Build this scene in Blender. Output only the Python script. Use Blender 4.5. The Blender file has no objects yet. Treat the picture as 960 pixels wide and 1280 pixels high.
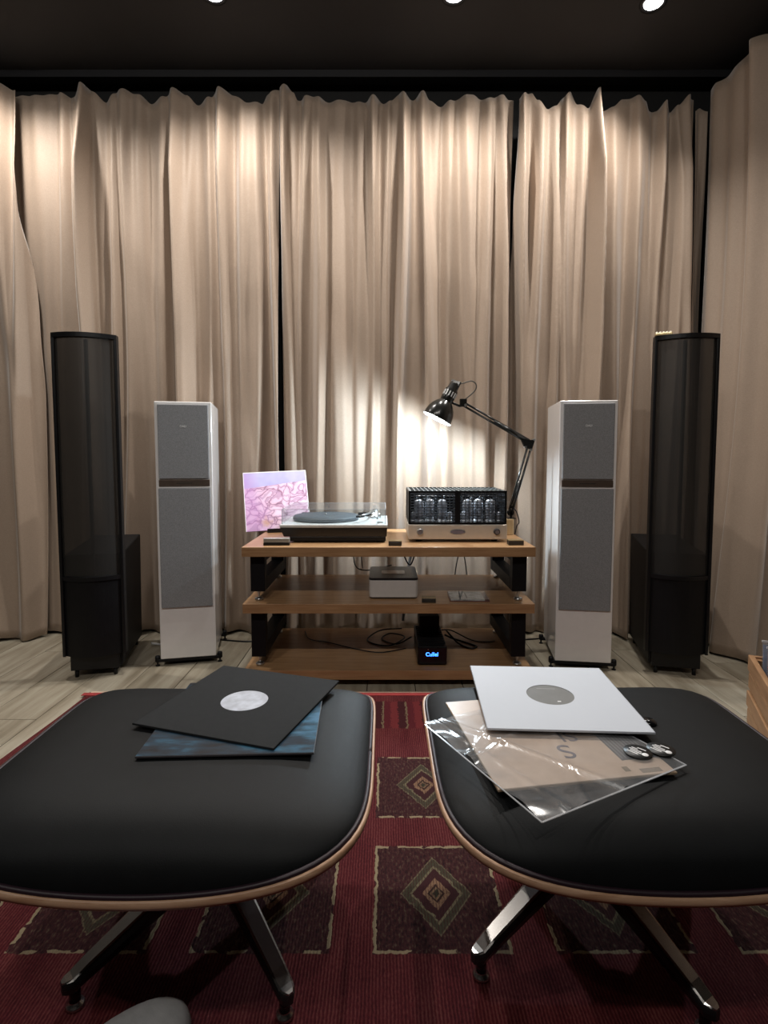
import bpy, bmesh, math, random
from mathutils import Vector, Matrix
random.seed(7)
R = math.radians
S = bpy.context.scene
C = S.collection

# ------------------------------------------------------------------ camera
cam = bpy.data.cameras.new('camera')
camo = bpy.data.objects.new('camera', cam); C.objects.link(camo)
camo.location = (0, 0, .96)
camo.rotation_euler = (R(90 - 3.75), 0, 0)
cam.sensor_fit = 'VERTICAL'; cam.sensor_height = 36; cam.sensor_width = 27
cam.lens = 685 / 1280 * 36
cam.shift_y = -25.1 / 1280
cam.clip_start = .02
S.camera = camo

# ------------------------------------------------------------------ world, exposure
w = bpy.data.worlds.new('world'); S.world = w; w.use_nodes = True
w.node_tree.nodes['Background'].inputs[0].default_value = (.5, .5, .5, 1)
w.node_tree.nodes['Background'].inputs[1].default_value = .02
S.view_settings.view_transform = 'Standard'
S.view_settings.look = 'None'
S.view_settings.gamma = 1
S.view_settings.use_curve_mapping = False
S.view_settings.exposure = 0.0

LAMP_WATT = 32.0        # bulb of the desk lamp
SPOT_FRONT = 90.0       # ceiling spots by the curtain
SPOT_REAR = 52.0        # ceiling spots above the listening seats

# ------------------------------------------------------------------ materials
MATS = {}
def nodes(name):
    m = bpy.data.materials.new(name); m.use_nodes = True
    nt = m.node_tree
    MATS[name] = m
    return m, nt, nt.nodes['Principled BSDF']
def L(nt, a, b): nt.links.new(a, b)
def math_n(nt, op, a, b=None, c=None):
    n = nt.nodes.new('ShaderNodeMath'); n.operation = op
    for i, v in enumerate((a, b, c)):
        if v is None: continue
        if isinstance(v, (int, float)): n.inputs[i].default_value = v
        else: L(nt, v, n.inputs[i])
    return n.outputs[0]
def mix_c(nt, f, a, b):
    n = nt.nodes.new('ShaderNodeMix'); n.data_type = 'RGBA'
    if isinstance(f, (int, float)): n.inputs[0].default_value = f
    else: L(nt, f, n.inputs[0])
    for i, v in ((6, a), (7, b)):
        if isinstance(v, tuple): n.inputs[i].default_value = (*v[:3], 1)
        else: L(nt, v, n.inputs[i])
    return n.outputs[2]
def coords(nt, scale=(1, 1, 1), kind='Object'):
    t = nt.nodes.new('ShaderNodeTexCoord'); mp = nt.nodes.new('ShaderNodeMapping')
    L(nt, t.outputs[kind], mp.inputs[0]); mp.inputs['Scale'].default_value = scale
    return mp.outputs[0]
def noise(nt, vec, scale, detail=3, rough=.55):
    n = nt.nodes.new('ShaderNodeTexNoise'); L(nt, vec, n.inputs['Vector'])
    n.inputs['Scale'].default_value = scale; n.inputs['Detail'].default_value = detail
    n.inputs['Roughness'].default_value = rough
    return n.outputs[0]
def ramp(nt, f, stops, interp='LINEAR'):
    n = nt.nodes.new('ShaderNodeValToRGB'); L(nt, f, n.inputs[0])
    cr = n.color_ramp; cr.interpolation = interp
    while len(cr.elements) < len(stops): cr.elements.new(.5)
    for e, (p, c) in zip(cr.elements, stops):
        e.position = p; e.color = (*c, 1)
    return n.outputs[0]
def bump(nt, h, bs, strength=.2, dist=.002):
    n = nt.nodes.new('ShaderNodeBump'); L(nt, h, n.inputs['Height'])
    n.inputs['Strength'].default_value = strength; n.inputs['Distance'].default_value = dist
    L(nt, n.outputs[0], bs.inputs['Normal'])
def plain(name, col, rough=.5, metal=0, var=.12, vscale=30, bmp=0, bscale=200, coat=0, spec=None):
    m, nt, b = nodes(name)
    v = coords(nt)
    f = noise(nt, v, vscale)
    lo = tuple(c * (1 - var) for c in col); hi = tuple(min(1, c * (1 + var)) for c in col)
    L(nt, ramp(nt, f, [(.3, lo), (.7, hi)]), b.inputs['Base Color'])
    b.inputs['Roughness'].default_value = rough; b.inputs['Metallic'].default_value = metal
    if coat: b.inputs['Coat Weight'].default_value = coat; b.inputs['Coat Roughness'].default_value = .08
    if spec is not None: b.inputs['Specular IOR Level'].default_value = spec
    if bmp: bump(nt, noise(nt, v, bscale, 2), b, bmp, .001)
    return m
def wood(name, c0, c1, scale=(2, 40, 40), rough=.45, coat=0):
    m, nt, b = nodes(name)
    v = coords(nt, scale)
    f = noise(nt, v, 3, 5, .6); g = noise(nt, coords(nt), 4, 2)
    k = math_n(nt, 'ADD', math_n(nt, 'MULTIPLY', f, .7), math_n(nt, 'MULTIPLY', g, .3))
    L(nt, ramp(nt, k, [(.35, c0), (.65, c1)]), b.inputs['Base Color'])
    b.inputs['Roughness'].default_value = rough
    if coat: b.inputs['Coat Weight'].default_value = coat; b.inputs['Coat Roughness'].default_value = .1
    bump(nt, f, b, .08, .001)
    return m
def clear(name, tint=(.95, .97, 1), gloss=.06, haze=.03, rough=.03):
    """thin clear plastic: see-through sheet with a fresnel gloss and a little haze"""
    m, nt, b = nodes(name)
    out = nt.nodes['Material Output']; nt.nodes.remove(b)
    tr = nt.nodes.new('ShaderNodeBsdfTransparent'); tr.inputs[0].default_value = (*tint, 1)
    gl = nt.nodes.new('ShaderNodeBsdfGlossy'); gl.inputs['Roughness'].default_value = rough
    df = nt.nodes.new('ShaderNodeBsdfDiffuse'); df.inputs[0].default_value = (.8, .82, .85, 1)
    fr = nt.nodes.new('ShaderNodeLayerWeight'); fr.inputs[0].default_value = .5
    fz = math_n(nt, 'MULTIPLY', math_n(nt, 'POWER', fr.outputs['Facing'], 4.0), .5)
    v = coords(nt); nz = noise(nt, v, 14, 4)
    h = math_n(nt, 'MULTIPLY', nz, haze * 2)
    m1 = nt.nodes.new('ShaderNodeMixShader'); L(nt, h, m1.inputs[0]); L(nt, tr.outputs[0], m1.inputs[1]); L(nt, df.outputs[0], m1.inputs[2])
    m2 = nt.nodes.new('ShaderNodeMixShader'); L(nt, math_n(nt, 'ADD', fz, gloss), m2.inputs[0])
    L(nt, m1.outputs[0], m2.inputs[1]); L(nt, gl.outputs[0], m2.inputs[2])
    L(nt, m2.outputs[0], out.inputs[0])
    return m
def glow(name, col, strength):
    m, nt, b = nodes(name)
    b.inputs['Base Color'].default_value = (*col, 1)
    b.inputs['Emission Color'].default_value = (*col, 1); b.inputs['Emission Strength'].default_value = strength
    return m

black_paint = plain('black_paint', (.006, .006, .006), .8)
plaster = plain('dark_plaster', (.05, .045, .04), .9)
ceiling_m = plain('black_ceiling_paint', (.030, .030, .031), .85, var=.1, vscale=3)
def curtain_mat():
    m, nt, b = nodes('beige_curtain_cloth')
    v = coords(nt, (1, 1, 1))
    weave = noise(nt, coords(nt, (30, 30, 300)), 4, 2)
    weave2 = noise(nt, coords(nt, (300, 300, 20)), 4, 2)
    k = math_n(nt, 'ADD', math_n(nt, 'MULTIPLY', weave, .6), math_n(nt, 'MULTIPLY', weave2, .4))
    L(nt, ramp(nt, k, [(.3, (.285, .214, .160)), (.7, (.395, .303, .232))]), b.inputs['Base Color'])
    b.inputs['Roughness'].default_value = .55
    b.inputs['Specular IOR Level'].default_value = .35
    b.inputs['Sheen Weight'].default_value = .3; b.inputs['Sheen Roughness'].default_value = .4
    bump(nt, math_n(nt, 'ADD', k, math_n(nt, 'MULTIPLY', noise(nt, v, 9, 3), 2.0)), b, .25, .004)
    return m
curtain_m = curtain_mat()
oak = wood('oak_veneer', (.285, .15, .068), (.45, .27, .135), (2, 30, 30), .33)
ply = wood('plywood_edge', (.42, .23, .13), (.62, .40, .26), (6, 6, 60), .4)
walnut = wood('shell_veneer', (.10, .045, .025), (.2, .10, .055), (2, 30, 30), .35)
crate_m = wood('crate_wood', (.24, .12, .055), (.38, .21, .105), (20, 3, 20), .5)
block_m = wood('beech_block', (.5, .36, .18), (.66, .5, .29), (20, 20, 3), .5)
leather = plain('black_leather', (.0048, .0056, .0064), .58, var=.15, bmp=.12, bscale=500, spec=.2)
piping_m = plain('dark_piping', (.02, .008, .014), .5)
chrome = plain('polished_aluminium', (.50, .48, .46), .25, 1, var=.05)
legside = plain('black_enamel_leg', (.012, .012, .013), .35)
white_lac = plain('white_lacquer', (.80, .78, .77), .18, var=.02, coat=.4)
grille_grey = plain('grey_grille_cloth', (.235, .24, .25), .85, var=.25, vscale=330, bmp=.3, bscale=700)
band_m = plain('bronze_band', (.16, .12, .095), .3, .6)
mark_dark = plain('dark_print', (.03, .025, .02), .6)
mark_white = plain('white_print', (.85, .85, .85), .5)
blk_metal = plain('black_powder_coat', (.006, .006, .007), .5, spec=.2)
blk_satin = plain('black_satin', (.006, .006, .007), .38, spec=.3)
blk_gloss = plain('black_gloss', (.006, .006, .007), .16)
lamp_black = plain('lamp_black_enamel', (.012, .012, .011), .22, var=.05)
lamp_white = plain('lamp_inner_white', (.85, .85, .82), .5)
steel = plain('steel', (.55, .55, .55), .28, 1, var=.05)
def esl_mat():
    m, nt, b = nodes('perforated_panel')
    out = nt.nodes['Material Output']
    v = coords(nt, (1, 1, 1))
    L(nt, ramp(nt, noise(nt, v, 600, 1), [(.35, (.010, .010, .010)), (.65, (.05, .047, .043))]), b.inputs['Base Color'])
    b.inputs['Roughness'].default_value = .5
    tr = nt.nodes.new('ShaderNodeBsdfTransparent'); mx = nt.nodes.new('ShaderNodeMixShader')
    mx.inputs[0].default_value = .62
    tr.inputs[0].default_value = (.7, .7, .7, 1)
    L(nt, tr.outputs[0], mx.inputs[1]); L(nt, b.outputs[0], mx.inputs[2]); L(nt, mx.outputs[0], out.inputs[0])
    return m
esl_m = esl_mat()

# ------------------------------------------------------------------ mesh builder
class MB:
    def __init__(s): s.v = []; s.f = []; s.sm = []
    def add(s, vs, fs, smooth=False):
        o = len(s.v); s.v += [tuple(v) for v in vs]
        s.f += [tuple(i + o for i in f) for f in fs]; s.sm += [smooth] * len(fs)
        return s
    def box(s, x0, x1, y0, y1, z0, z1, M=None):
        vs = [Vector(p) for p in ((x0,y0,z0),(x1,y0,z0),(x1,y1,z0),(x0,y1,z0),(x0,y0,z1),(x1,y0,z1),(x1,y1,z1),(x0,y1,z1))]
        if M: vs = [M @ v for v in vs]
        return s.add(vs, [(3,2,1,0),(4,5,6,7),(0,1,5,4),(1,2,6,5),(2,3,7,6),(3,0,4,7)])
    def hexa(s, lo, hi):      # two quads (counter-clockwise from above)
        return s.add(list(lo) + list(hi), [(3,2,1,0),(4,5,6,7),(0,1,5,4),(1,2,6,5),(2,3,7,6),(3,0,4,7)])
    def rbox(s, x0, x1, y0, y1, z0, z1, r, n=5):   # box with rounded vertical corners and softened rims
        pts = []
        for cx, cy, a0 in ((x1-r,y1-r,0),(x0+r,y1-r,90),(x0+r,y0+r,180),(x1-r,y0+r,270)):
            for i in range(n+1):
                a = R(a0 + 90*i/n); pts.append((cx + r*math.cos(a), cy + r*math.sin(a)))
        e = min(.002, r*.4, (z1-z0)*.25); mx, my = (x0+x1)/2, (y0+y1)/2
        kx, ky = 1 - 2*e/(x1-x0), 1 - 2*e/(y1-y0)
        ins = [(mx+(x-mx)*kx, my+(y-my)*ky) for x, y in pts]
        rings = [[(x,y,z0) for x,y in ins],[(x,y,z0+e) for x,y in pts],[(x,y,z1-e) for x,y in pts],[(x,y,z1) for x,y in ins]]
        return s.rings(rings, True, True)
    def rings(s, rings, cap0=True, cap1=True, smooth=False, closed=True):
        n = len(rings[0]); vs = [p for r in rings for p in r]; fs = []
        for i in range(len(rings)-1):
            for j in range(n if closed else n-1):
                k = (j+1) % n
                fs.append((i*n+j, i*n+k, (i+1)*n+k, (i+1)*n+j))
        s.add(vs, fs, smooth)
        o = len(s.v) - len(vs)
        if cap0: s.f.append(tuple(o + j for j in reversed(range(n)))); s.sm.append(False)
        if cap1: s.f.append(tuple(o + (len(rings)-1)*n + j for j in range(n))); s.sm.append(False)
        return s
    def cyl(s, p0, p1, r0, r1=None, n=16, cap=True):
        p0, p1 = Vector(p0), Vector(p1); r1 = r0 if r1 is None else r1
        d = (p1-p0).normalized(); u = d.orthogonal().normalized(); w_ = d.cross(u)
        def ring(p, r): return [tuple(p + (u*math.cos(2*math.pi*i/n) + w_*math.sin(2*math.pi*i/n))*r) for i in range(n)]
        return s.rings([ring(p0, r0), ring(p1, r1)], cap, cap, True)
    def lathe(s, prof, n=24, M=None, cap0=False, cap1=False):
        rs = []
        for r, z in prof:
            rs.append([(r*math.cos(2*math.pi*i/n), r*math.sin(2*math.pi*i/n), z) for i in range(n)])
        if M: rs = [[tuple(M @ Vector(p)) for p in r] for r in rs]
        return s.rings(rs, cap0, cap1, True)
    def tube(s, pts, r, n=7, sub=6):
        P = [Vector(p) for p in pts]; out = []
        if len(P) > 2:
            Q = [P[0]*2-P[1]] + P + [P[-1]*2-P[-2]]
            for i in range(1, len(Q)-2):
                for k in range(sub):
                    t = k/sub; a, b, c, d = Q[i-1:i+3]
                    out.append(.5*((2*b) + (c-a)*t + (2*a-5*b+4*c-d)*t*t + (3*b-a-3*c+d)*t**3))
            out.append(P[-1])
        else: out = P
        rs = []; u = None
        for i, p in enumerate(out):
            d = (out[min(i+1, len(out)-1)] - out[max(i-1, 0)]).normalized()
            if u is None: u = d.orthogonal().normalized()
            u = (u - d*u.dot(d)).normalized(); w_ = d.cross(u)
            rs.append([tuple(p + (u*math.cos(2*math.pi*j/n) + w_*math.sin(2*math.pi*j/n))*r) for j in range(n)])
        return s.rings(rs, True, True, True)
    def build(s, name, mat, parent=None, bevel=0, solid=0, segs=2):
        me = bpy.data.meshes.new(name); me.from_pydata(s.v, [], s.f)
        me.polygons.foreach_set('use_smooth', s.sm); me.update()
        bm = bmesh.new(); bm.from_mesh(me); bmesh.ops.recalc_face_normals(bm, faces=bm.faces); bm.to_mesh(me); bm.free()
        me.materials.append(mat)
        o = bpy.data.objects.new(name, me); C.objects.link(o)
        if parent: o.parent = parent
        if solid:
            md = o.modifiers.new('thickness', 'SOLIDIFY'); md.thickness = solid; md.offset = 0
        if bevel:
            md = o.modifiers.new('edge', 'BEVEL'); md.width = bevel; md.segments = segs; md.limit_method = 'ANGLE'; md.angle_limit = R(40)
        return o
def thing(name, label, cat, loc=(0,0,0), rz=0, group=None):
    o = bpy.data.objects.new(name, None); C.objects.link(o); o.empty_display_size = .05
    o.location = loc; o.rotation_euler = (0, 0, rz)
    return tag(o, label, cat, group)
def tag(o, label, cat, group=None):
    o['label'] = label; o['category'] = cat
    if group: o['group'] = group
    return o
def struct(o): o['kind'] = 'structure'; return o
def text(name, body, size, mat, parent, M, depth=.0004, align='CENTER', bold=0):
    cu = bpy.data.curves.new(name, 'FONT'); cu.body = body; cu.size = size; cu.align_x = align; cu.align_y = 'CENTER'
    cu.extrude = depth; cu.offset = bold
    t = bpy.data.objects.new('tmp', cu); C.objects.link(t)
    dg = bpy.context.evaluated_depsgraph_get()
    me = bpy.data.meshes.new_from_object(t.evaluated_get(dg))
    bpy.data.objects.remove(t); bpy.data.curves.remove(cu)
    me.transform(M); me.materials.clear(); me.materials.append(mat)
    o = bpy.data.objects.new(name, me); C.objects.link(o); o.parent = parent
    return o
def T(x, y, z): return Matrix.Translation((x, y, z))
def RX(a): return Matrix.Rotation(R(a), 4, 'X')
def RY(a): return Matrix.Rotation(R(a), 4, 'Y')
def RZ(a): return Matrix.Rotation(R(a), 4, 'Z')

# ------------------------------------------------------------------ room
X0, X1, Y0, Y1, ZC = -2.45, 1.98, -1.9, 3.08, 2.95
floor = struct(MB().box(X0, X1, Y0, Y1, -.10, -.012).build('floor', plain('floor_joint', (.03, .026, .02), .9)))
def plank_mat():
    m, nt, b = nodes('limed_floor_plank')
    oi = nt.nodes.new('ShaderNodeObjectInfo')
    t = nt.nodes.new('ShaderNodeTexCoord'); mp = nt.nodes.new('ShaderNodeMapping'); mp.inputs['Scale'].default_value = (14, 1.1, 1)
    L(nt, t.outputs['Object'], mp.inputs[0])
    cb = nt.nodes.new('ShaderNodeCombineXYZ'); L(nt, math_n(nt, 'MULTIPLY', oi.outputs['Random'], 40), cb.inputs[2])
    ad = nt.nodes.new('ShaderNodeVectorMath'); ad.operation = 'ADD'; L(nt, mp.outputs[0], ad.inputs[0]); L(nt, cb.outputs[0], ad.inputs[1])
    f = noise(nt, ad.outputs[0], 1.6, 6, .62)
    base = ramp(nt, f, [(.3, (.20, .165, .115)), (.5, (.34, .295, .225)), (.7, (.46, .42, .335))])
    tone = ramp(nt, oi.outputs['Random'], [(0, (.8, .8, .78)), (1, (1, 1, 1))])
    mm = nt.nodes.new('ShaderNodeMix'); mm.data_type = 'RGBA'; mm.blend_type = 'MULTIPLY'; mm.inputs[0].default_value = 1
    L(nt, base, mm.inputs[6]); L(nt, tone, mm.inputs[7]); L(nt, mm.outputs[2], b.inputs['Base Color'])
    b.inputs['Roughness'].default_value = .42
    bump(nt, f, b, .12, .001)
    return m
plank_m = plank_mat()
pw = .2; plen = 1.22
pb = MB().box(-pw/2+.0015, pw/2-.0015, -plen/2+.0015, plen/2-.0015, -.012, 0).build('plank', plank_m, floor, .001, segs=1)
first = True
ncol = int((X1 - X0) / pw)
for i in range(ncol + 1):
    x = -2.37 + pw * i
    if x + pw/2 > X1 + .06: break
    off = (i * .43) % 1.0 * plen
    for j in range(5):
        y = Y0 - plen + off + plen * (j + .5)
        y0, y1 = max(y - plen/2, Y0), min(y + plen/2, Y1)
        if y1 - y0 < .1: continue
        o = pb if first else pb.copy()
        if not first: C.objects.link(o)
        first = False
        o.location = (x, (y0 + y1)/2, 0); o.scale = (1, (y1 - y0)/plen, 1); o.parent = floor
struct(MB().box(X0, X1, Y0, Y1, ZC, ZC + .1).build('ceiling', ceiling_m))
struct(MB().box(X0, X1, Y1, Y1 + .1, 0, ZC).build('wall_back', black_paint))
struct(MB().box(X1, X1 + .1, Y0, Y1, 0, ZC).build('wall_right', black_paint))
struct(MB().box(X0 - .1, X0, Y0, Y1, 0, ZC).build('wall_left', plaster))
struct(MB().box(X0, X1, Y0 - .1, Y0, 0, ZC).build('wall_front', plaster))

# ------------------------------------------------------------------ ceiling spots
def downlight(x, y, watt, label, grp, tilt=0, size=138, blend=1.0, side=0):
    t = thing('ceiling_spotlight', label, 'spotlight', (x, y, ZC), 0, grp)
    MB().lathe([(.040, 0), (.040, -.004), (.056, -.006), (.058, -.002), (.058, 0)], 28).build('bezel', blk_satin, t)
    MB().lathe([(.0005, -.006), (.022, -.009), (.039, -.003)], 24).build('lens', glow('spot_lens_glow', (1, .97, .92), 30) if 'spot_lens_glow' not in MATS else MATS['spot_lens_glow'], t)
    l = bpy.data.lights.new('spot_beam', 'SPOT'); l.energy = watt; l.spot_size = R(size); l.spot_blend = blend
    l.shadow_soft_size = .03; l.color = (1, .95, .89)
    lo = bpy.data.objects.new('spot_beam', l); C.objects.link(lo); lo.parent = t; lo.location = (0, 0, -.03); lo.rotation_euler = (R(tilt), R(side), 0)
    return t
downlight(-1.76, 2.53, SPOT_FRONT, 'recessed ceiling spot just past the left picture edge by the curtain', 'ceiling spots')
downlight(-.735, 2.50, SPOT_FRONT, 'leftmost recessed ceiling spot glowing at the top picture edge', 'ceiling spots')
downlight(.304, 2.505, SPOT_FRONT, 'middle recessed ceiling spot glowing at the top picture edge', 'ceiling spots')
downlight(1.185, 2.545, SPOT_FRONT, 'rightmost and brightest recessed ceiling spot at the top edge', 'ceiling spots', side=24)
for i, x in enumerate((-1.45, -.55, .35)):
    downlight(x, -.55, SPOT_REAR, ['left', 'middle', 'right'][i] + ' recessed ceiling spot of the row above the listening seats', 'ceiling spots over the seats', 66, 128, 1.0)

# ------------------------------------------------------------------ curtains
KX = .004204          # metres on the curtain for one unit of the fold table
def cx(u): return (u - 480) * KX
def interp(tab, u):
    if u <= tab[0][0]: return tab[0][1]
    for (a, b), (c, d) in zip(tab, tab[1:]):
        if u <= c:
            t = (u - a)/(c - a); t = t*t*(3 - 2*t)
            return b + (d - b)*t
    return tab[-1][1]
def topz(y): return 2.851 - (y - 98) * .00385
def hsh(i): return (math.sin(i * 127.1 + 3.7) * 43758.5453) % 1.0
def curtain(label, u0, u1, ridges, tops, edge0=None, edge1=None, seed=0, ybase=2.955, flare=0.0):
    NX = int((u1 - u0) * 1.05) + 8; NZ = 64
    vs = []; sm = []
    wr = [(hsh(seed + i*3.1)*6.28, .05 + .16*hsh(seed + i*7.7), .0035*hsh(seed + i*1.7)) for i in range(7)]
    for k in range(NZ + 1):
        t = k / NZ                       # 0 at hem, 1 at heading
        tt = t**.8 if False else t
        for i in range(NX + 1):
            s = i / NX
            a0 = u0 + (interp(edge0, t) if edge0 else 0); a1 = u1 + (interp(edge1, t) if edge1 else 0)
            u = a0 + (a1 - a0)*s
            d = 0
            for q, (c, amp, wd) in enumerate(ridges):
                c2 = c + (hsh(seed + q*5.3) - .5)*16*(1 - t) + 3*math.sin(t*5 + q*2.3)
                w2 = wd*(1 + .35*(1 - t)*hsh(seed + q*9.1))
                x = (u - c2)/w2/.88
                sk = .35*math.sin(q*1.9 + seed)
                x = x*(1 + sk*math.tanh(x*1.5))
                a2 = 1.6*amp*(.8 + .35*math.sin(t*3.1 + q*1.3 + seed))
                if t > .86: a2 *= 1 - .55*((t - .86)/.14)
                d += a2*math.exp(-x*x)
            for ph, fr, am in wr: d += am*math.sin(u*fr*2 + ph + 2.2*math.sin(t*3 + ph))
            d += .0035*math.sin(t*31 + u*.05 + seed)*math.exp(-((t - .62 + .1*math.sin(u*.03))/.08)**2)
            d += flare*(1 - t)**5
            zt = topz(interp(tops, u)); zb = .012 + .006*math.sin(u*.11 + seed)
            z = zb + (zt - zb)*t
            vs.append((cx(u), ybase - d, z))
    fs = []
    W = NX + 1
    for k in range(NZ):
        for i in range(NX): fs.append((k*W + i, k*W + i + 1, (k+1)*W + i + 1, (k+1)*W + i))
    o = MB().add(vs, fs, True).build('curtain', curtain_m, None, 0, .003)
    return tag(o, label, 'curtain', 'beige curtains round the room')
curtain('beige curtain panel at the far left picture edge, its hemmed side overlapping the next', -60, 47,
    [(-45, .06, 9), (-20, .05, 10), (8, .075, 11), (24, .03, 8), (42, .05, 7)],
    [(-60, 100), (-30, 108), (4, 93), (22, 106), (40, 112)],
    edge1=[(0, 8), (.45, 11), (.6, 7), (.8, -2), (1, -9)], seed=1, ybase=2.90, flare=.05)
curtain('wide beige curtain panel behind the left speakers, left of the long dark gap', 12, 351,
    [(58, .03, 16), (85, .04, 8), (103, .03, 6), (117, .07, 6), (144, .035, 7), (161, .06, 8), (183, .03, 9), (206, .035, 9),
     (226, .065, 7), (243, .03, 7), (263, .05, 6), (283, .07, 7), (305, .03, 9), (325, .045, 9), (345, .065, 6)],
    [(12, 112), (34, 108), (50, 109), (82, 106), (103, 114), (113, 98), (122, 102), (140, 117), (150, 106), (163, 102), (182, 110), (197, 120), (212, 112), (224, 103), (238, 108),
     (252, 121), (268, 111), (277, 102), (296, 108), (313, 121), (330, 119), (338, 108), (349, 101)],
    edge1=[(0, 0), (.6, -2), (1, 1)], seed=2)
curtain('middle beige curtain panel lit by the desk lamp behind the turntable', 353, 638,
    [(360, .07, 6), (382, .04, 6), (400, .05, 7), (425, .04, 14), (447, .03, 9), (468, .065, 6), (486, .03, 5), (502, .065, 6), (529, .06, 6),
     (545, .025, 6), (560, .045, 9), (584, .05, 9), (606, .045, 8), (626, .06, 7)],
    [(353, 100), (361, 97), (369, 104), (374, 114), (385, 113), (396, 113), (412, 118), (432, 115), (455, 118), (470, 112), (482, 120), (500, 107), (512, 115), (528, 105),
     (536, 114), (548, 124), (562, 117), (578, 112), (588, 112), (605, 115), (624, 110), (634, 114)],
    edge1=[(0, -4), (.62, -6), (.75, -2), (1, 1)], seed=3)
curtain('beige curtain panel behind the right white speaker, between two dark gaps', 644, 861,
    [(652, .055, 6), (672, .045, 8), (690, .03, 6), (705, .07, 6), (722, .02, 6), (741, .085, 5), (763, .04, 8), (788, .07, 7), (806, .03, 7), (820, .05, 6), (836, .05, 6), (853, .06, 6)],
    [(644, 116), (652, 110), (661, 105), (668, 116), (678, 127), (690, 122), (699, 113), (707, 106), (718, 120), (730, 126), (738, 108), (743, 104), (748, 128), (760, 124), (772, 114), (790, 110), (799, 118), (804, 130),
     (815, 128), (823, 119), (830, 131), (838, 124), (852, 111), (861, 112)],
    edge0=[(0, -8), (.62, -10), (.75, -4), (1, 1)], seed=5)
curtain('narrow beige curtain strip gathered in the right corner behind the black speaker', 864, 878,
    [(868, .03, 4), (875, .02, 4)], [(864, 126), (870, 121), (878, 128)], seed=8, ybase=2.97)
# curtain along the right wall
def side_curtain():
    NY, NZ = 260, 56; vs = []
    rid = [(2.86, .02, .04), (2.74, .03, .04), (2.60, .10, .045), (2.47, .03, .05), (2.34, .09, .06), (2.14, .08, .06), (1.95, .05, .05), (1.80, .08, .06), (1.60, .07, .05), (1.42, .08, .06), (1.2, .08, .06)]
    for k in range(NZ + 1):
        t = k/NZ
        for i in range(NY + 1):
            y = 2.90 - 1.83*i/NY
            d = 0
            for q, (c, a, wd) in enumerate(rid):
                c2 = c + .05*(hsh(q*3.3) - .5)*(1 - t) + .01*math.sin(t*5 + q)
                d += a*(.85 + .3*math.sin(t*3 + q*1.7))*math.exp(-((y - c2)/(wd*(1 + .3*(1 - t))))**2)
            d += .004*math.sin(y*60 + 2*math.sin(t*4)) + .085*(1 - t)**2*max(0, min(1, (2.9 - y)/.3))
            zt = 2.845 + .03*math.sin(y*17) - .035*abs(math.sin(y*11)); zb = .012
            vs.append((min(1.80, 1.66 + .28*(2.9 - y)) - d, y, zb + (zt - zb)*t))
    W = NY + 1
    fs = [(k*W+i, k*W+i+1, (k+1)*W+i+1, (k+1)*W+i) for k in range(NZ) for i in range(NY)]
    tag(MB().add(vs, fs, True).build('curtain', curtain_m, None, 0, .003), 'beige curtain along the right side wall beside the black speaker', 'curtain', 'beige curtains round the room')
side_curtain()
rail = thing('curtain_rail', 'black ceiling rail running above the back curtains', 'rail', (0, 3.0, 2.9))
MB().box(X0 + .02, 1.9, -.02, .02, .02, .05).build('track', blk_satin, rail)
MB().box(X0 + .02, 1.9, -.035, -.022, .015, .05).build('fascia', plain('rail_fascia', (.006, .006, .008), .7), rail)

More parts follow.
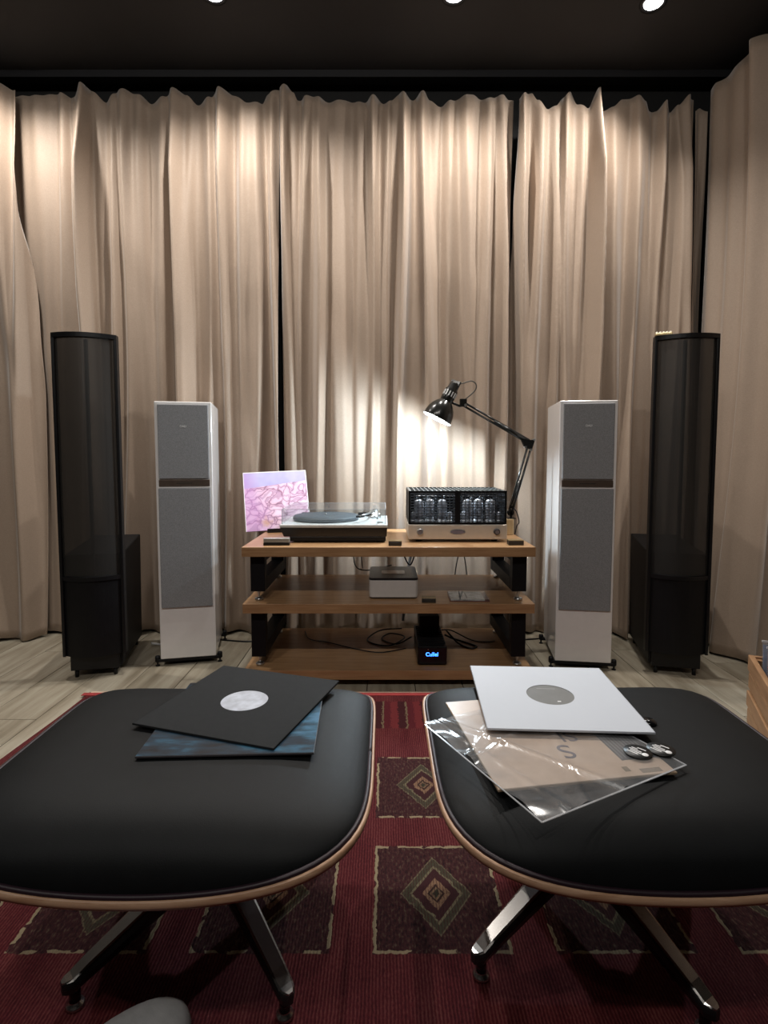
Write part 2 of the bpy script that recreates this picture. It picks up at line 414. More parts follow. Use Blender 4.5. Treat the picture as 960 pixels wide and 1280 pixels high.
# ------------------------------------------------------------------ rug
def rug_mat():
    m, nt, b = nodes('woven_kilim')
    t = nt.nodes.new('ShaderNodeTexCoord'); sp = nt.nodes.new('ShaderNodeSeparateXYZ'); L(nt, t.outputs['Object'], sp.inputs[0])
    x, y = sp.outputs[0], sp.outputs[1]
    jit = math_n(nt, 'MULTIPLY', math_n(nt, 'SUBTRACT', noise(nt, coords(nt), 60, 2), .5), .012)
    xj = math_n(nt, 'ADD', x, jit); yj = math_n(nt, 'ADD', y, jit)
    PX, PY = .354, .395
    u = math_n(nt, 'SUBTRACT', math_n(nt, 'FRACT', math_n(nt, 'DIVIDE', math_n(nt, 'ADD', xj, .728 + .043 + 3.54), PX)), .5)
    v = math_n(nt, 'SUBTRACT', math_n(nt, 'FRACT', math_n(nt, 'DIVIDE', math_n(nt, 'SUBTRACT', yj, 1.1345 - .1975 - 3.95), PY)), .5)
    du = math_n(nt, 'MULTIPLY', math_n(nt, 'ABSOLUTE', u), PX/.078); dv_ = math_n(nt, 'MULTIPLY', math_n(nt, 'ABSOLUTE', v), PY/.108)
    au = math_n(nt, 'MULTIPLY', math_n(nt, 'ABSOLUTE', u), PX/.135); av = math_n(nt, 'MULTIPLY', math_n(nt, 'ABSOLUTE', v), PY/.145)
    box = math_n(nt, 'MAXIMUM', au, av)
    dia = math_n(nt, 'ADD', du, dv_)
    rib = math_n(nt, 'SINE', math_n(nt, 'MULTIPLY', math_n(nt, 'ADD', x, math_n(nt, 'MULTIPLY', jit, .35)), 980))
    fine = noise(nt, coords(nt, (90, 40, 1)), 3, 3, .7)
    med = noise(nt, coords(nt, (6, 1.2, 1)), 3, 3)
    red = ramp(nt, math_n(nt, 'ADD', math_n(nt, 'MULTIPLY', rib, .12), math_n(nt, 'ADD', math_n(nt, 'MULTIPLY', fine, .6), math_n(nt, 'MULTIPLY', med, .4))),
               [(.3, (.042, .0075, .0095)), (.5, (.085, .0135, .0165)), (.75, (.15, .045, .040))])
    speck = noise(nt, coords(nt, (1.6, .8, 1)), 105, 2)
    dark = ramp(nt, math_n(nt, 'ADD', math_n(nt, 'MULTIPLY', speck, .75), math_n(nt, 'MULTIPLY', fine, .3)),
                [(.40, (.020, .009, .010)), (.56, (.050, .016, .017)), (.70, (.10, .075, .048))])
    dcol = ramp(nt, dia, [(0, (.035, .035, .022)), (.10, (.18, .11, .065)), (.17, (.035, .02, .015)), (.24, (.20, .115, .07)), (.40, (.04, .015, .016)), (.66, (.15, .125, .075)), (.74, (.055, .048, .03)), (.95, (.13, .105, .065))], 'CONSTANT')
    inner = mix_c(nt, math_n(nt, 'LESS_THAN', dia, 1.0), dark, dcol)
    inner = mix_c(nt, math_n(nt, 'MULTIPLY', math_n(nt, 'GREATER_THAN', math_n(nt, 'ADD', fine, math_n(nt, 'MULTIPLY', rib, .09)), .53), .6), inner, (.045, .014, .015))
    dash = math_n(nt, 'GREATER_THAN', noise(nt, coords(nt, (1, 1, 1)), 26, 1), .42)
    isfr = math_n(nt, 'MULTIPLY', math_n(nt, 'GREATER_THAN', box, .952), dash)
    pan = mix_c(nt, isfr, inner, (.25, .195, .12))
    inpan = math_n(nt, 'LESS_THAN', box, 1.0)
    inpan = math_n(nt, 'MULTIPLY', inpan, math_n(nt, 'GREATER_THAN', yj, .96))
    inpan = math_n(nt, 'MULTIPLY', inpan, math_n(nt, 'LESS_THAN', yj, 1.72))
    inpan = math_n(nt, 'MULTIPLY', inpan, math_n(nt, 'LESS_THAN', math_n(nt, 'ABSOLUTE', xj), 1.0))
    col = mix_c(nt, inpan, red, pan)
    # striped band near the far end
    band = math_n(nt, 'MULTIPLY', math_n(nt, 'GREATER_THAN', yj, 1.86), math_n(nt, 'LESS_THAN', yj, 2.07))
    band = math_n(nt, 'MULTIPLY', band, math_n(nt, 'LESS_THAN', math_n(nt, 'ABSOLUTE', xj), .98))
    st = math_n(nt, 'FRACT', math_n(nt, 'MULTIPLY', xj, 11.5))
    sc = ramp(nt, math_n(nt, 'ADD', math_n(nt, 'MULTIPLY', st, .8), math_n(nt, 'MULTIPLY', speck, .25)), [(0, (.075, .012, .016)), (.35, (.12, .02, .022)), (.6, (.04, .010, .012)), (.86, (.13, .09, .055))], 'CONSTANT')
    col = mix_c(nt, band, col, sc)
    L(nt, col, b.inputs['Base Color']); b.inputs['Roughness'].default_value = .95
    b.inputs['Specular IOR Level'].default_value = .1
    bump(nt, math_n(nt, 'ADD', math_n(nt, 'MULTIPLY', rib, .5), fine), b, .5, .003)
    return m
rug = thing('rug', 'red patterned woven rug with framed diamonds under the two footstools', 'rug')
me = MB()
NXr, NYr = 40, 60
vs = []; fs = []
for k in range(NYr + 1):
    for i in range(NXr + 1):
        x = -1.19 + 2.27*i/NXr; y = -.9 + 3.05*k/NYr
        wob = .006*math.sin(y*7) if i == 0 else 0
        vs.append((x + wob - .02*(2.15 - y)/.45*(.5 if i == 0 else 0), y + (.004*math.sin(x*9) if k == NYr else 0), .009))
for k in range(NYr):
    for i in range(NXr):
        a = k*(NXr+1) + i; fs.append((a, a+1, a+NXr+2, a+NXr+1))
ro = MB().add(vs, fs).build('pile', rug_mat(), rug)
md = ro.modifiers.new('thickness', 'SOLIDIFY'); md.thickness = .008; md.offset = -1
MB().box(-1.18, 1.075, 2.145, 2.158, .001, .0105).build('end_binding', plain('cream_binding', (.5, .36, .27), .9), rug)
MB().box(-1.205, 1.08, 2.12, 2.145, .0092, .0108).build('end_border', plain('red_border', (.28, .03, .03), .95), rug)

# ------------------------------------------------------------------ footstools
def superell(a, b, n, th):
    c, s_ = math.cos(th), math.sin(th)
    r = (abs(c/a)**n + abs(s_/b)**n)**(-1/n)
    return r*c, r*s_
def footstool(label, loc, rz, star, hub):
    t = thing('footstool', label, 'footstool', loc, rz, 'pair of black leather footstools')
    A, B = .345, .296
    def rim(x, y): return .335 + .052*(abs(x)/A)**2.0
    NT = 120
    ths = [2*math.pi*i/NT for i in range(NT)]
    def ring(k, f):
        out = []
        for th in ths:
            x, y = superell(A*k, B*k, 4.5 if th > math.pi else 9.0, th); out.append((x, y, f(x, y)))
        return out
    # plywood shell: dished underside, pale laminated edge, inside hidden by the cushion
    sh = MB()
    prof = [(.02, -.055), (.4, -.052), (.75, -.038), (.93, -.018), (.985, -.009)]
    sh.rings([ring(k, lambda x, y, d=d: rim(x, y) + d) for k, d in prof], True, False, True)
    shell = sh.build('shell', walnut, t)
    e = MB()
    e.rings([ring(k, lambda x, y, d=d: rim(x, y) + d) for k, d in ((.984, -.009), (.996, -.008), (1.0, -.003), (.999, .003), (.99, .0055), (.968, .003))], False, False, True)
    e.build('shell_edge', ply, shell)
    # cushion
    cu = MB(); prof = []
    def top(x, y, q):
        base = rim(x, y) + .004
        crown = .429 - .012*(max(0, -y)/B)**2 - .006*(x/A)**2
        return base + (crown - base)*(1 - q**7)**.6
    ks = [.03, .2, .4, .55, .68, .78, .85, .90, .935, .96, .978, .99, .997, 1.0]
    rr = []
    for q in ks:
        kk = .972*q
        rr.append([(x, y, top(x, y, q)) for x, y, _ in ring(kk, lambda x, y: 0)])
    rr.append(ring(.955, lambda x, y: rim(x, y) - .004))
    cu.rings(rr, True, False, True)
    cush = cu.build('cushion', leather, t)
    wl = ring(.974, lambda x, y: rim(x, y) + .0065)
    MB().tube(wl + [wl[0]], .0045, 6, 1).build('piping', piping_m, cush)
    # swivel base
    hx, hy = hub
    MB().lathe([(.001, .115), (.046, .118), (.05, .135), (.05, .17), (.026, .19), (.024, .27)], 24, T(hx, hy, 0)).build('hub', blk_satin, t)
    MB().rbox(hx-.11, hx+.11, hy-.08, hy+.08, .262, .29, .02).build('mount_plate', blk_satin, t)
    for i in range(4):
        M = T(hx, hy, 0) @ RZ(star + 45 + 90*i)
        g = MB(); sec = []
        Rl = .275
        for r, zt, wd, h in ((.02, .166, .024, .044), (.06, .160, .0235, .042), (.15, .121, .020, .034), (.24, .080, .017, .026), (Rl-.012, .067, .0165, .023), (Rl-.003, .0655, .0125, .021), (Rl+.004, .064, .006, .018)):
            sec.append([tuple(M @ Vector(p)) for p in ((r, -wd*.72, zt-h), (r, -wd, zt-h*.45), (r, -wd*.93, zt-.003), (r, -wd*.8, zt), (r, wd*.8, zt), (r, wd*.93, zt-.003), (r, wd, zt-h*.45), (r, wd*.72, zt-h))])
        g.rings(sec, True, True)
        leg = g.build('leg', legside, t)
        g2 = MB(); s2 = []
        for r, zt, wd in ((.05, .162, .0225), (.15, .1215, .0188), (.24, .0805, .0158), (Rl-.012, .0675, .0152), (Rl-.002, .066, .011), (Rl+.0035, .0645, .005)):
            s2.append([tuple(M @ Vector(p)) for p in ((r, -wd*.9, zt), (r, -wd*.7, zt+.0022), (r, wd*.7, zt+.0022), (r, wd*.9, zt))])
        g2.rings(s2, True, True)
        g2.build('top_face', chrome, leg)
        p = M @ Vector((Rl-.016, 0, 0))
        MB().cyl((p.x, p.y, .02), (p.x, p.y, .052), .0095).build('stem', blk_gloss, leg)
        MB().lathe([(.001, .0095), (.014, .0095), (.016, .013), (.014, .017), (.010, .020), (.0095, .0225)], 18, T(p.x, p.y, 0)).build('glide', chrome, leg)
    return t
footstool('black leather footstool on the left, carrying the black record sleeve', (-.363, 1.018, 0), R(0), -2.7, (.02, .045))
footstool('black leather footstool on the right, carrying the white record sleeve', (.432, 1.024, 0), R(0), -15, (-.030, .048))

# ------------------------------------------------------------------ tall black panel speakers
def panel_speaker(label, loc, rz):
    t = thing('panel_speaker', label, 'speaker', loc, rz, 'pair of tall black panel speakers')
    Wd, sag = .118, .042
    def arc(x): return -sag*(1 - (x/Wd)**2)
    xs = [-Wd + 2*Wd*i/14 for i in range(15)]
    def slab(z0, z1, y_off, thick, mat, name, xr=1.0, parent=t):
        m = MB(); r0 = []; r1 = []
        ring = [(x*xr, arc(x) + y_off) for x in xs] + [(x*xr, arc(x) + y_off + thick) for x in reversed(xs)]
        m.rings([[(x, y, z0) for x, y in ring], [(x, y, z1) for x, y in ring]], True, True)
        return m.build(name, mat, parent)
    slab(.445, 1.452, .006, .002, esl_m, 'perforated_panel', .97)
    slab(1.452, 1.470, -.004, .034, blk_satin, 'top_cap', 1.07)
    slab(.428, .446, -.003, .02, blk_satin, 'cross_bar', 1.0)
    for sx in (-1, 1):
        MB().box(*sorted((sx*Wd*.965, sx*Wd*1.075)), -.006, .034, .096, 1.455).build('side_rail', blk_satin, t, .003)
    MB().box(-.006, .006, .012, .03, .446, 1.452).build('spine', blk_satin, t)
    slab(.098, .428, .004, .03, blk_metal, 'woofer_front', .98)
    # bass cabinet behind the panel
    g = MB()
    g.hexa([(-.105, .02, .035), (.105, .02, .035), (.098, .44, .035), (-.098, .44, .035)],
           [(-.118, .034, .535), (.118, .034, .535), (.108, .42, .565), (-.108, .42, .565)])
    g.build('bass_cabinet', blk_metal, t, .006)
    MB().box(-.098, .098, -.004, .03, .032, .1).build('plinth_front', blk_satin, t, .003)
    for sx in (-1, 1):
        for yy in (.012, .4):
            MB().cyl((sx*.078, yy, 0), (sx*.078, yy, .034), .008, .0095, 12).build('foot', blk_satin, t)
    MB().lathe([(.0005, 0), (.006, 0), (.006, -.002)], 14, T(.008, -.0205, .155) @ RX(90) @ T(0, 0, 0)).build('badge', steel, t)
    return t
panel_speaker('tall black curved-panel speaker at the left of the room', (-1.258, 2.335, 0), R(12))
panel_speaker('tall black curved-panel speaker at the right, trinket on its top edge', (1.282, 2.355, 0), R(-12))
tr = thing('trinket', 'tiny pale gold ornament lying on top of the right black speaker', 'ornament', (1.186, 2.362, 1.4705), R(-20))
MB().rbox(-.034, .034, -.008, .008, 0, .010, .004).build('bar', plain('pale_gold', (.75, .6, .33), .35, .5), tr)
for i in range(5):
    MB().lathe([(.0005, .017), (.005, .015), (.0055, .010)], 10, T(-.026 + .013*i, 0, 0)).build('knob', plain('ivory_bead', (.8, .74, .6), .4) if 'ivory_bead' not in MATS else MATS['ivory_bead'], tr)

# ------------------------------------------------------------------ white speakers
def white_speaker(label, loc, rz):
    t = thing('floor_speaker', label, 'speaker', loc, rz, 'pair of white floor speakers')
    w2 = .122
    MB().box(-w2, w2, 0, .345, .032, 1.203).build('cabinet', white_lac, t, .004, segs=3)
    up = MB().box(-.108, .108, -.010, -.0005, .858, 1.190).build('upper_grille', grille_grey, t, .003)
    text('emblem', 'DALI', .013, mark_white, up, T(0, -.0106, 1.092) @ RX(90))
    MB().box(-.109, .109, -.006, -.0005, .823, .853).build('trim_band', band_m, t, .001)
    MB().box(-.034, .034, -.0068, -.006, .836, .8395).build('trim_print', mark_dark, t)
    MB().box(-.112, .112, -.009, -.0005, .8165, .8205).build('divider', white_lac, t)
    MB().box(-.111, .111, -.010, -.0005, .270, .8155).build('lower_grille', grille_grey, t, .003)
    pl = MB().box(-.108, .108, .012, .33, .018, .032).build('plinth', blk_satin, t, .002)
    for yy in (.0, .315):
        MB().box(-.142, .142, yy, yy + .022, .018, .032).build('outrigger', blk_metal, t, .002)
        for sx in (-1, 1):
            MB().lathe([(.0005, .046), (.010, .046), (.0115, .04), (.0115, .022), (.008, .018), (.004, .016), (.0035, .004), (.010, .003), (.010, 0), (.0005, 0)], 14, T(sx*.137, yy + .011, 0)).build('spike', blk_metal, t)
    return t
white_speaker('white floor speaker with grey grilles, left of the wooden rack', (-.901, 2.474, 0), R(12))
white_speaker('white floor speaker with grey grilles, right of the wooden rack', (.897, 2.418, 0), R(-8))

# ------------------------------------------------------------------ rack
rk = thing('equipment_rack', 'three-tier oak equipment rack with black metal side frames', 'rack', (.019, 2.22, 0))
HW, DP = .602, .56
for z in (.588, .352, .072):
    MB().box(-HW, HW, 0, DP, z - .04, z).build('shelf', oak, rk, .0015)
def side_frame(sx, z0, z1):
    xa, xb = sorted((sx*(HW - .024), sx*(HW - .084)))
    fr = MB().box(xa, xb, .045, .09, z0, z1).box(xa, xb, DP - .09, DP - .045, z0, z1).box(xa, xb, .09, DP - .09, z0, z0 + .052).box(xa, xb, .09, DP - .09, z1 - .03, z1).build('side_frame', blk_metal, rk, .002)
    for yy in (.067, DP - .067):
        xm = (xa + xb)/2
        MB().lathe([(.0005, z0 - .030), (.003, z0 - .026), (.0065, z0 - .008), (.0065, z0)], 12, T(xm, yy, 0)).build('spike', steel, fr)
        MB().lathe([(.0005, z0 - .041), (.017, z0 - .041), (.0185, z0 - .036), (.017, z0 - .031), (.006, z0 - .029), (.0005, z0 - .030)], 16, T(xm, yy, 0)).build('spike_shoe', steel, fr)
for sx in (-1, 1):
    side_frame(sx, .352 + .041, .548)
    side_frame(sx, .072 + .041, .312)
    for yy in (.07, DP - .07):
        MB().lathe([(.0005, 0), (.022, 0), (.022, .01), (.012, .014), (.012, .032)], 16, T(sx*.53, yy, 0)).build('foot', blk_metal, rk)

ZT, ZM, ZB = .588, .352, .072
# ------------------------------------------------------------------ turntable
tt = thing('turntable', 'record player with black plinth and clear closed lid on top shelf', 'turntable', (-.2165, 2.335, ZT))
body = MB().hexa([(-.215, .004, .026), (.228, .004, .026), (.228, .352, .026), (-.215, .352, .026)], [(-.231, 0, .066), (.231, 0, .066), (.231, .36, .066), (-.231, .36, .066)]).build('plinth', plain('brown_black_plinth', (.012, .009, .007), .35), tt, .002)
MB().box(-.19, .224, .006, .35, .006, .026).build('sub_base', blk_satin, body, .002)
for px in (-.16, .2):
    for py in (.04, .31): MB().cyl((px, py, 0), (px, py, .007), .02).build('foot', blk_satin, body)
MB().box(-.2315, .2315, -.001, .361, .066, .078).build('deck', plain('brushed_aluminium_deck', (.70, .72, .72), .35, .25, var=.05), tt, .002)
pc = (-.052, .195)
pl_ = MB().lathe([(.0005, .080), (.147, .080), (.152, .083), (.152, .094), (.148, .097), (.0005, .097)], 48, T(pc[0], pc[1], 0)).build('platter', plain('blue_grey_platter', (.085, .10, .115), .5), tt)
MB().lathe([(.148, .0975), (.146, .0995), (.05, .0995), (.049, .0992), (.0005, .0992)], 48, T(pc[0], pc[1], 0)).build('mat', plain('slate_mat', (.07, .085, .10), .6), pl_)
MB().cyl((pc[0], pc[1], .099), (pc[0], pc[1], .109), .0032).build('spindle', steel, pl_)
arm = MB().lathe([(.0005, .078), (.030, .078), (.030, .086), (.017, .09), (.015, .108), (.0005, .11)], 20, T(.172, .27, 0)).build('tonearm_base', steel, tt)
MB().tube([(.172, .30, .117), (.172, .26, .117), (.165, .19, .115), (.14, .12, .112), (.118, .085, .108)], .0042, 8).build('arm_tube', steel, arm)
MB().cyl((.172, .300, .117), (.172, .335, .117), .015).build('counterweight', steel, arm)
MB().box(-.011, .011, -.018, .018, -.004, .004, T(.112, .072, .106) @ RZ(-32)).build('headshell', blk_satin, arm, .001)
MB().cyl((.19, .22, .078), (.19, .22, .105), .008).build('arm_rest', steel, arm)
MB().cyl((.200, .06, .078), (.200, .06, .083), .014).build('speed_knob', steel, tt)
MB().box(-.185, -.115, .335, .352, .079, .096).build('hinge', blk_satin, tt); MB().box(.09, .16, .335, .352, .079, .096).build('hinge', blk_satin, tt)
acr = clear('clear_acrylic', (.96, .98, .985), .05, .04)
lid = MB()
x0, x1, y0, y1, z0, z1, th = -.224, .224, .012, .356, .0785, .143, .003
lid.box(x0, x1, y0, y1, z1 - th, z1).box(x0, x1, y0, y0 + th, z0, z1 - th).box(x0, x1, y1 - th, y1, z0, z1 - th).box(x0, x0 + th, y0 + th, y1 - th, z0, z1 - th).box(x1 - th, x1, y0 + th, y1 - th, z0, z1 - th)
lid = lid.build('dust_lid', acr, tt)
fe = clear('lid_edge_sheen', (.75, .8, .82), .12, .35, .2)  # pale hazy strips stand in for the sheen along the lid edges
for a in ((x0, x1, y0 - .0004, y0 + .0022, z1 - .001, z1 + .0006), (x0, x1, y1 - .0022, y1 + .0004, z1 - .001, z1 + .0006), (x0 - .0004, x0 + .0022, y0, y1, z1 - .001, z1 + .0006), (x1 - .0022, x1 + .0004, y0, y1, z1 - .001, z1 + .0006),
          (x0 - .0003, x0 + .0022, y0 - .0003, y0 + .0022, z0, z1), (x1 - .0022, x1 + .0003, y0 - .0003, y0 + .0022, z0, z1)):
    MB().box(*a).build('lid_edge', fe, lid)

# ------------------------------------------------------------------ pink flower picture on an easel
def flower_mat():
    m, nt, b = nodes('pink_petal_print')
    t = nt.nodes.new('ShaderNodeTexCoord'); sp = nt.nodes.new('ShaderNodeSeparateXYZ'); L(nt, t.outputs['Object'], sp.inputs[0])
    x, z = sp.outputs[0], sp.outputs[2]
    v = coords(nt); n1 = noise(nt, v, 7, 3)
    wr = nt.nodes.new('ShaderNodeVectorMath'); wr.operation = 'MULTIPLY_ADD'
    cb = nt.nodes.new('ShaderNodeCombineXYZ'); L(nt, n1, cb.inputs[0]); L(nt, n1, cb.inputs[2])
    L(nt, cb.outputs[0], wr.inputs[0]); wr.inputs[1].default_value = (.22, 0, .22); L(nt, v, wr.inputs[2])
    vo = nt.nodes.new('ShaderNodeTexVoronoi'); vo.feature = 'DISTANCE_TO_EDGE'; vo.inputs['Scale'].default_value = 19
    L(nt, wr.outputs[0], vo.inputs['Vector'])
    pet = ramp(nt, vo.outputs['Distance'], [(0, (.20, .09, .15)), (.025, (.46, .24, .36)), (.07, (.72, .46, .60)), (.3, (.80, .58, .70))])
    wv = nt.nodes.new('ShaderNodeTexWave'); wv.wave_type = 'RINGS'; wv.inputs['Scale'].default_value = 9; wv.inputs['Distortion'].default_value = 9
    wv.inputs['Detail'].default_value = 2; wv.inputs['Detail Scale'].default_value = 1.2; L(nt, wr.outputs[0], wv.inputs['Vector'])
    pet = mix_c(nt, math_n(nt, 'MULTIPLY', math_n(nt, 'LESS_THAN', wv.outputs['Fac'], .16), .6), pet, (.40, .22, .36))
    lilac = ramp(nt, n1, [(.35, (.38, .34, .66)), (.7, (.55, .51, .75))])
    sky = math_n(nt, 'GREATER_THAN', math_n(nt, 'SUBTRACT', z, math_n(nt, 'MULTIPLY', x, .10)), .235)
    c = mix_c(nt, sky, pet, lilac)
    # magenta lower left, orange stamens at the foot
    mgn = nt.nodes.new('ShaderNodeMath'); mgn.operation = 'MULTIPLY'; mgn.use_clamp = True; L(nt, math_n(nt, 'SUBTRACT', math_n(nt, 'ADD', .02, math_n(nt, 'MULTIPLY', n1, .12)), math_n(nt, 'ADD', math_n(nt, 'ADD', x, .07), math_n(nt, 'MULTIPLY', z, .35))), mgn.inputs[0]); mgn.inputs[1].default_value = 14
    mg = mgn.outputs[0]
    c = mix_c(nt, math_n(nt, 'MULTIPLY', mg, .5), c, (.48, .2, .52))
    dx = math_n(nt, 'SUBTRACT', x, -.06); dz = math_n(nt, 'SUBTRACT', z, .045)
    rr = math_n(nt, 'ADD', math_n(nt, 'MULTIPLY', math_n(nt, 'ABSOLUTE', dx), 1), math_n(nt, 'MULTIPLY', math_n(nt, 'ABSOLUTE', dz), 1.6))
    on = nt.nodes.new('ShaderNodeMath'); on.operation = 'MULTIPLY'; on.use_clamp = True; L(nt, math_n(nt, 'SUBTRACT', .15, math_n(nt, 'ADD', rr, math_n(nt, 'MULTIPLY', noise(nt, v, 22, 3), .2))), on.inputs[0]); on.inputs[1].default_value = 18
    org = math_n(nt, 'MULTIPLY', on.outputs[0], .8)
    c = mix_c(nt, org, c, (.55, .27, .10))
    L(nt, c, b.inputs['Base Color']); b.inputs['Roughness'].default_value = .35
    return m
alb = thing('picture_sleeve', 'pink petal picture record cover leaning on a small stand at rack left', 'record cover', (-.517, 2.652, ZT + .004), R(13))
_bl, _tl, _tr = Vector((-0.653, 2.66, 0.601)), Vector((-0.713, 2.76, 0.88)), Vector((-0.41, 2.835, 0.882))
_x = (_tr - _tl).normalized(); _z = (_tl - _bl); _z = (_z - _x*_z.dot(_x)).normalized(); _y = _z.cross(_x)
_o = _bl + _x*.155
alb.matrix_world = Matrix(((_x.x, _y.x, _z.x, _o.x), (_x.y, _y.y, _z.y, _o.y), (_x.z, _y.z, _z.z, _o.z), (0, 0, 0, 1))) @ T(-.018, 0, -.006) @ RY(-2)
cov = MB().box(-.155, .155, -.003, .003, 0, .303).build('cover', flower_mat(), alb, .001)
rim_m = plain('pale_cover_edge', (.88, .84, .88), .5)
for a in ((-.157, .157, -.0036, .0036, .302, .306), (-.1575, -.1545, -.0036, .0036, 0, .302), (.1545, .1575, -.0036, .0036, 0, .302)): MB().box(*a).build('border', rim_m, cov)
es = thing('easel_stand', 'small black stand holding up the pink record cover', 'stand', (-.515, 2.685, ZT), R(14))
MB().box(-.06, .06, -.035, .01, 0, .008).box(-.06, .06, -.035, -.029, .008, .02).box(-.05, -.03, .01, .09, 0, .006).box(.03, .05, .01, .09, 0, .006).build('base', blk_satin, es, .001)
for sx in (-.04, .04): MB().cyl((sx, .065, .004), (sx, .098, .10), .003).build('prop', blk_satin, es)

# ------------------------------------------------------------------ tube amplifier
am = thing('tube_amplifier', 'silver tube amplifier with black caged top under the desk lamp', 'amplifier', (.3185, 2.35, ZT))
champ = plain('champagne_aluminium', (.66, .585, .50), .38, .35, var=.04)
ch = MB().box(-.2135, .2135, 0, .30, .012, .076).build('chassis', champ, am, .004, segs=3)
for px in (-.165, .165):
    for py in (.04, .26): MB().cyl((px, py, 0), (px, py, .0125), .014, .018).build('foot', blk_satin, am)
MB().box(-.208, .208, .012, .295, .076, .0775).build('top_plate', blk_satin, ch)
for px, mt in ((-.163, steel), (.168, plain('dark_knob', (.06, .055, .06), .3, .5))):
    k = MB().cyl((px, 0, .046), (px, -.014, .046), .0145, .0125, 24).build('knob', mt, am)
    MB().cyl((px, -.014, .046), (px, -.0148, .046), .009, .009, 20).build('knob_face', plain('knob_cap_%d' % (px > 0), (.16, .14, .15), .4), k)
def oval(rx, rz_, y0, y1, z, n=28): return [[(rx*math.cos(2*math.pi*i/n), y, z + rz_*math.sin(2*math.pi*i/n)) for i in range(n)] for y in (y0, y1)]
bd = MB().rings(oval(.033, .0115, -.0005, -.002, .045)).build('badge', steel, am)
MB().rings(oval(.029, .0085, -.002, -.0028, .045)).build('badge_field', plain('badge_mauve', (.18, .16, .20), .4), bd)
cage = MB()
CX, CY, CZ0, CZ1 = .212, .285, .078, .222
for x in (-CX, CX - .008):
    for y in (.008, CY): cage.box(x, x + .008, y, y + .008, CZ0, CZ1)
for z in (CZ0, CZ1 - .008):
    for y in (.008, CY): cage.box(-CX, CX, y, y + .008, z, z + .008)
    for x in (-CX, CX - .008): cage.box(x, x + .008, .016, CY, z, z + .008)
cage.box(-.012, .012, .009, .015, CZ0, CZ1)
cf = cage.build('cage_frame', blk_satin, am)
MB().box(-CX + .004, CX - .004, CY, CY + .004, CZ0 + .006, CZ1 - .006).build('cage_back_panel', blk_metal, cf)
for sx in (-1, 1): MB().box(*sorted((sx*(CX - .002), sx*(CX - .005))), .016, CY, CZ0 + .006, CZ1 - .006).build('cage_side_panel', blk_metal, cf)
gr = MB()
for i in range(25):
    x = -CX + .008 + (2*CX - .016)*i/24
    gr.box(x - .0016, x + .0016, .011, .0135, CZ0, CZ1)
for j in range(1, 12):
    z = CZ0 + (CZ1 - CZ0)*j/12
    gr.box(-CX, CX, .011, .0135, z - .0016, z + .0016)
gr.build('cage_front_mesh', plain('gunmetal_mesh', (.20, .22, .25), .3, .9, var=.3, vscale=90), cf)
g3 = MB()
for i in range(22): 
    x = -CX + .01 + (2*CX - .02)*i/21
    g3.box(x - .0016, x + .0016, .012, CY + .004, CZ1 - .003, CZ1 - .0005)
for j in range(3):
    y = .08 + .07*j
    g3.box(-CX, CX, y - .003, y + .003, CZ1 - .003, CZ1 - .0006)
g3.build('cage_top_mesh', plain('cage_grey', (.12, .13, .125), .35, .4), cf)
tubeglass = plain('silvered_tube_glass', (.50, .53, .58), .14, .55, var=.25, vscale=60)
for x, y, r, h in ((-.165, .06, .022, .105), (-.115, .075, .022, .105), (-.062, .06, .022, .105), (.05, .06, .022, .105), (.1, .075, .022, .105), (.15, .06, .022, .105), (-.03, .04, .011, .05), (.028, .04, .011, .05), (.185, .045, .011, .05), (-.19, .045, .011, .05)):
    v = MB().lathe([(r*.75, .078), (r*.78, .092), (r*.8, .095), (r, .11), (r, .078 + h*.8), (r*.8, .078 + h*.94), (r*.3, .078 + h), (.0005, .078 + h*1.02)], 18, T(x, y, 0)).build('tube', tubeglass, am)
    MB().lathe([(r*.95, .078), (r*.95, .091), (r*.8, .0925)], 18, T(x, y, 0)).build('tube_socket', plain('white_ceramic', (.75, .76, .78), .3) if 'white_ceramic' not in MATS else MATS['white_ceramic'], v)
for x0, x1 in ((-.18, -.07), (-.05, .05), (.07, .18)):
    MB().rbox(x0, x1, .16, .265, .078, .19, .008).build('transformer', blk_gloss, am)

# ------------------------------------------------------------------ desk lamp
bk = MB().box(-.026, .026, -.035, .035, 0, .075).build('wood_block', block_m, None, .003)
bk.location = (.586, 2.60, ZT); tag(bk, 'small pale wooden block carrying the desk lamp behind the amplifier', 'block')
LY = 2.60
def P(x, z): return Vector((x, 0, z))
kk = LY/2.52
def q(x, z): return Vector((x*kk, 0, .96 + (z - .96)*kk))
dl = thing('desk_lamp', 'black jointed desk lamp shining on the turntable and amplifier', 'lamp', (0, LY, 0))
base = q(.585, .665); b1 = q(.583, .70); el = q(.672, 1.022); jt = q(.366, 1.195)
MB().box(base.x - .022, base.x + .02, -.028, .028, .664, .668).box(base.x - .006, base.x + .006, -.012, .012, .668, .70).build('clamp', lamp_black, dl, .002)
MB().cyl((b1.x, -.012, b1.z), (b1.x, .012, b1.z), .016).build('pivot', lamp_black, dl)
def rods(a, b, off, name, r=.0054):
    d = (b - a).normalized(); n = Vector((-d.z, 0, d.x)); o = None
    m = MB()
    for s_ in (-1, 1): m.cyl(a + n*off*s_, b + n*off*s_, r, n=10)
    return m.build(name, lamp_black, dl)
la = rods(b1, el + (b1 - el).normalized()*.03, .0085, 'lower_arm')
ua = rods(el + Vector((-.01, 0, .004)), jt, .0075, 'upper_arm')
d = (jt - el).normalized(); n = Vector((-d.z, 0, d.x))
MB().cyl(el + d*.02, el + d*.20, .0085, n=10).build('spring_sleeve', lamp_black, ua)
d2 = (b1 - el).normalized()
MB().cyl(b1 - d2*.02, b1 - d2*.16, .007, n=10).build('spring_sleeve', lamp_black, la)
m = MB()
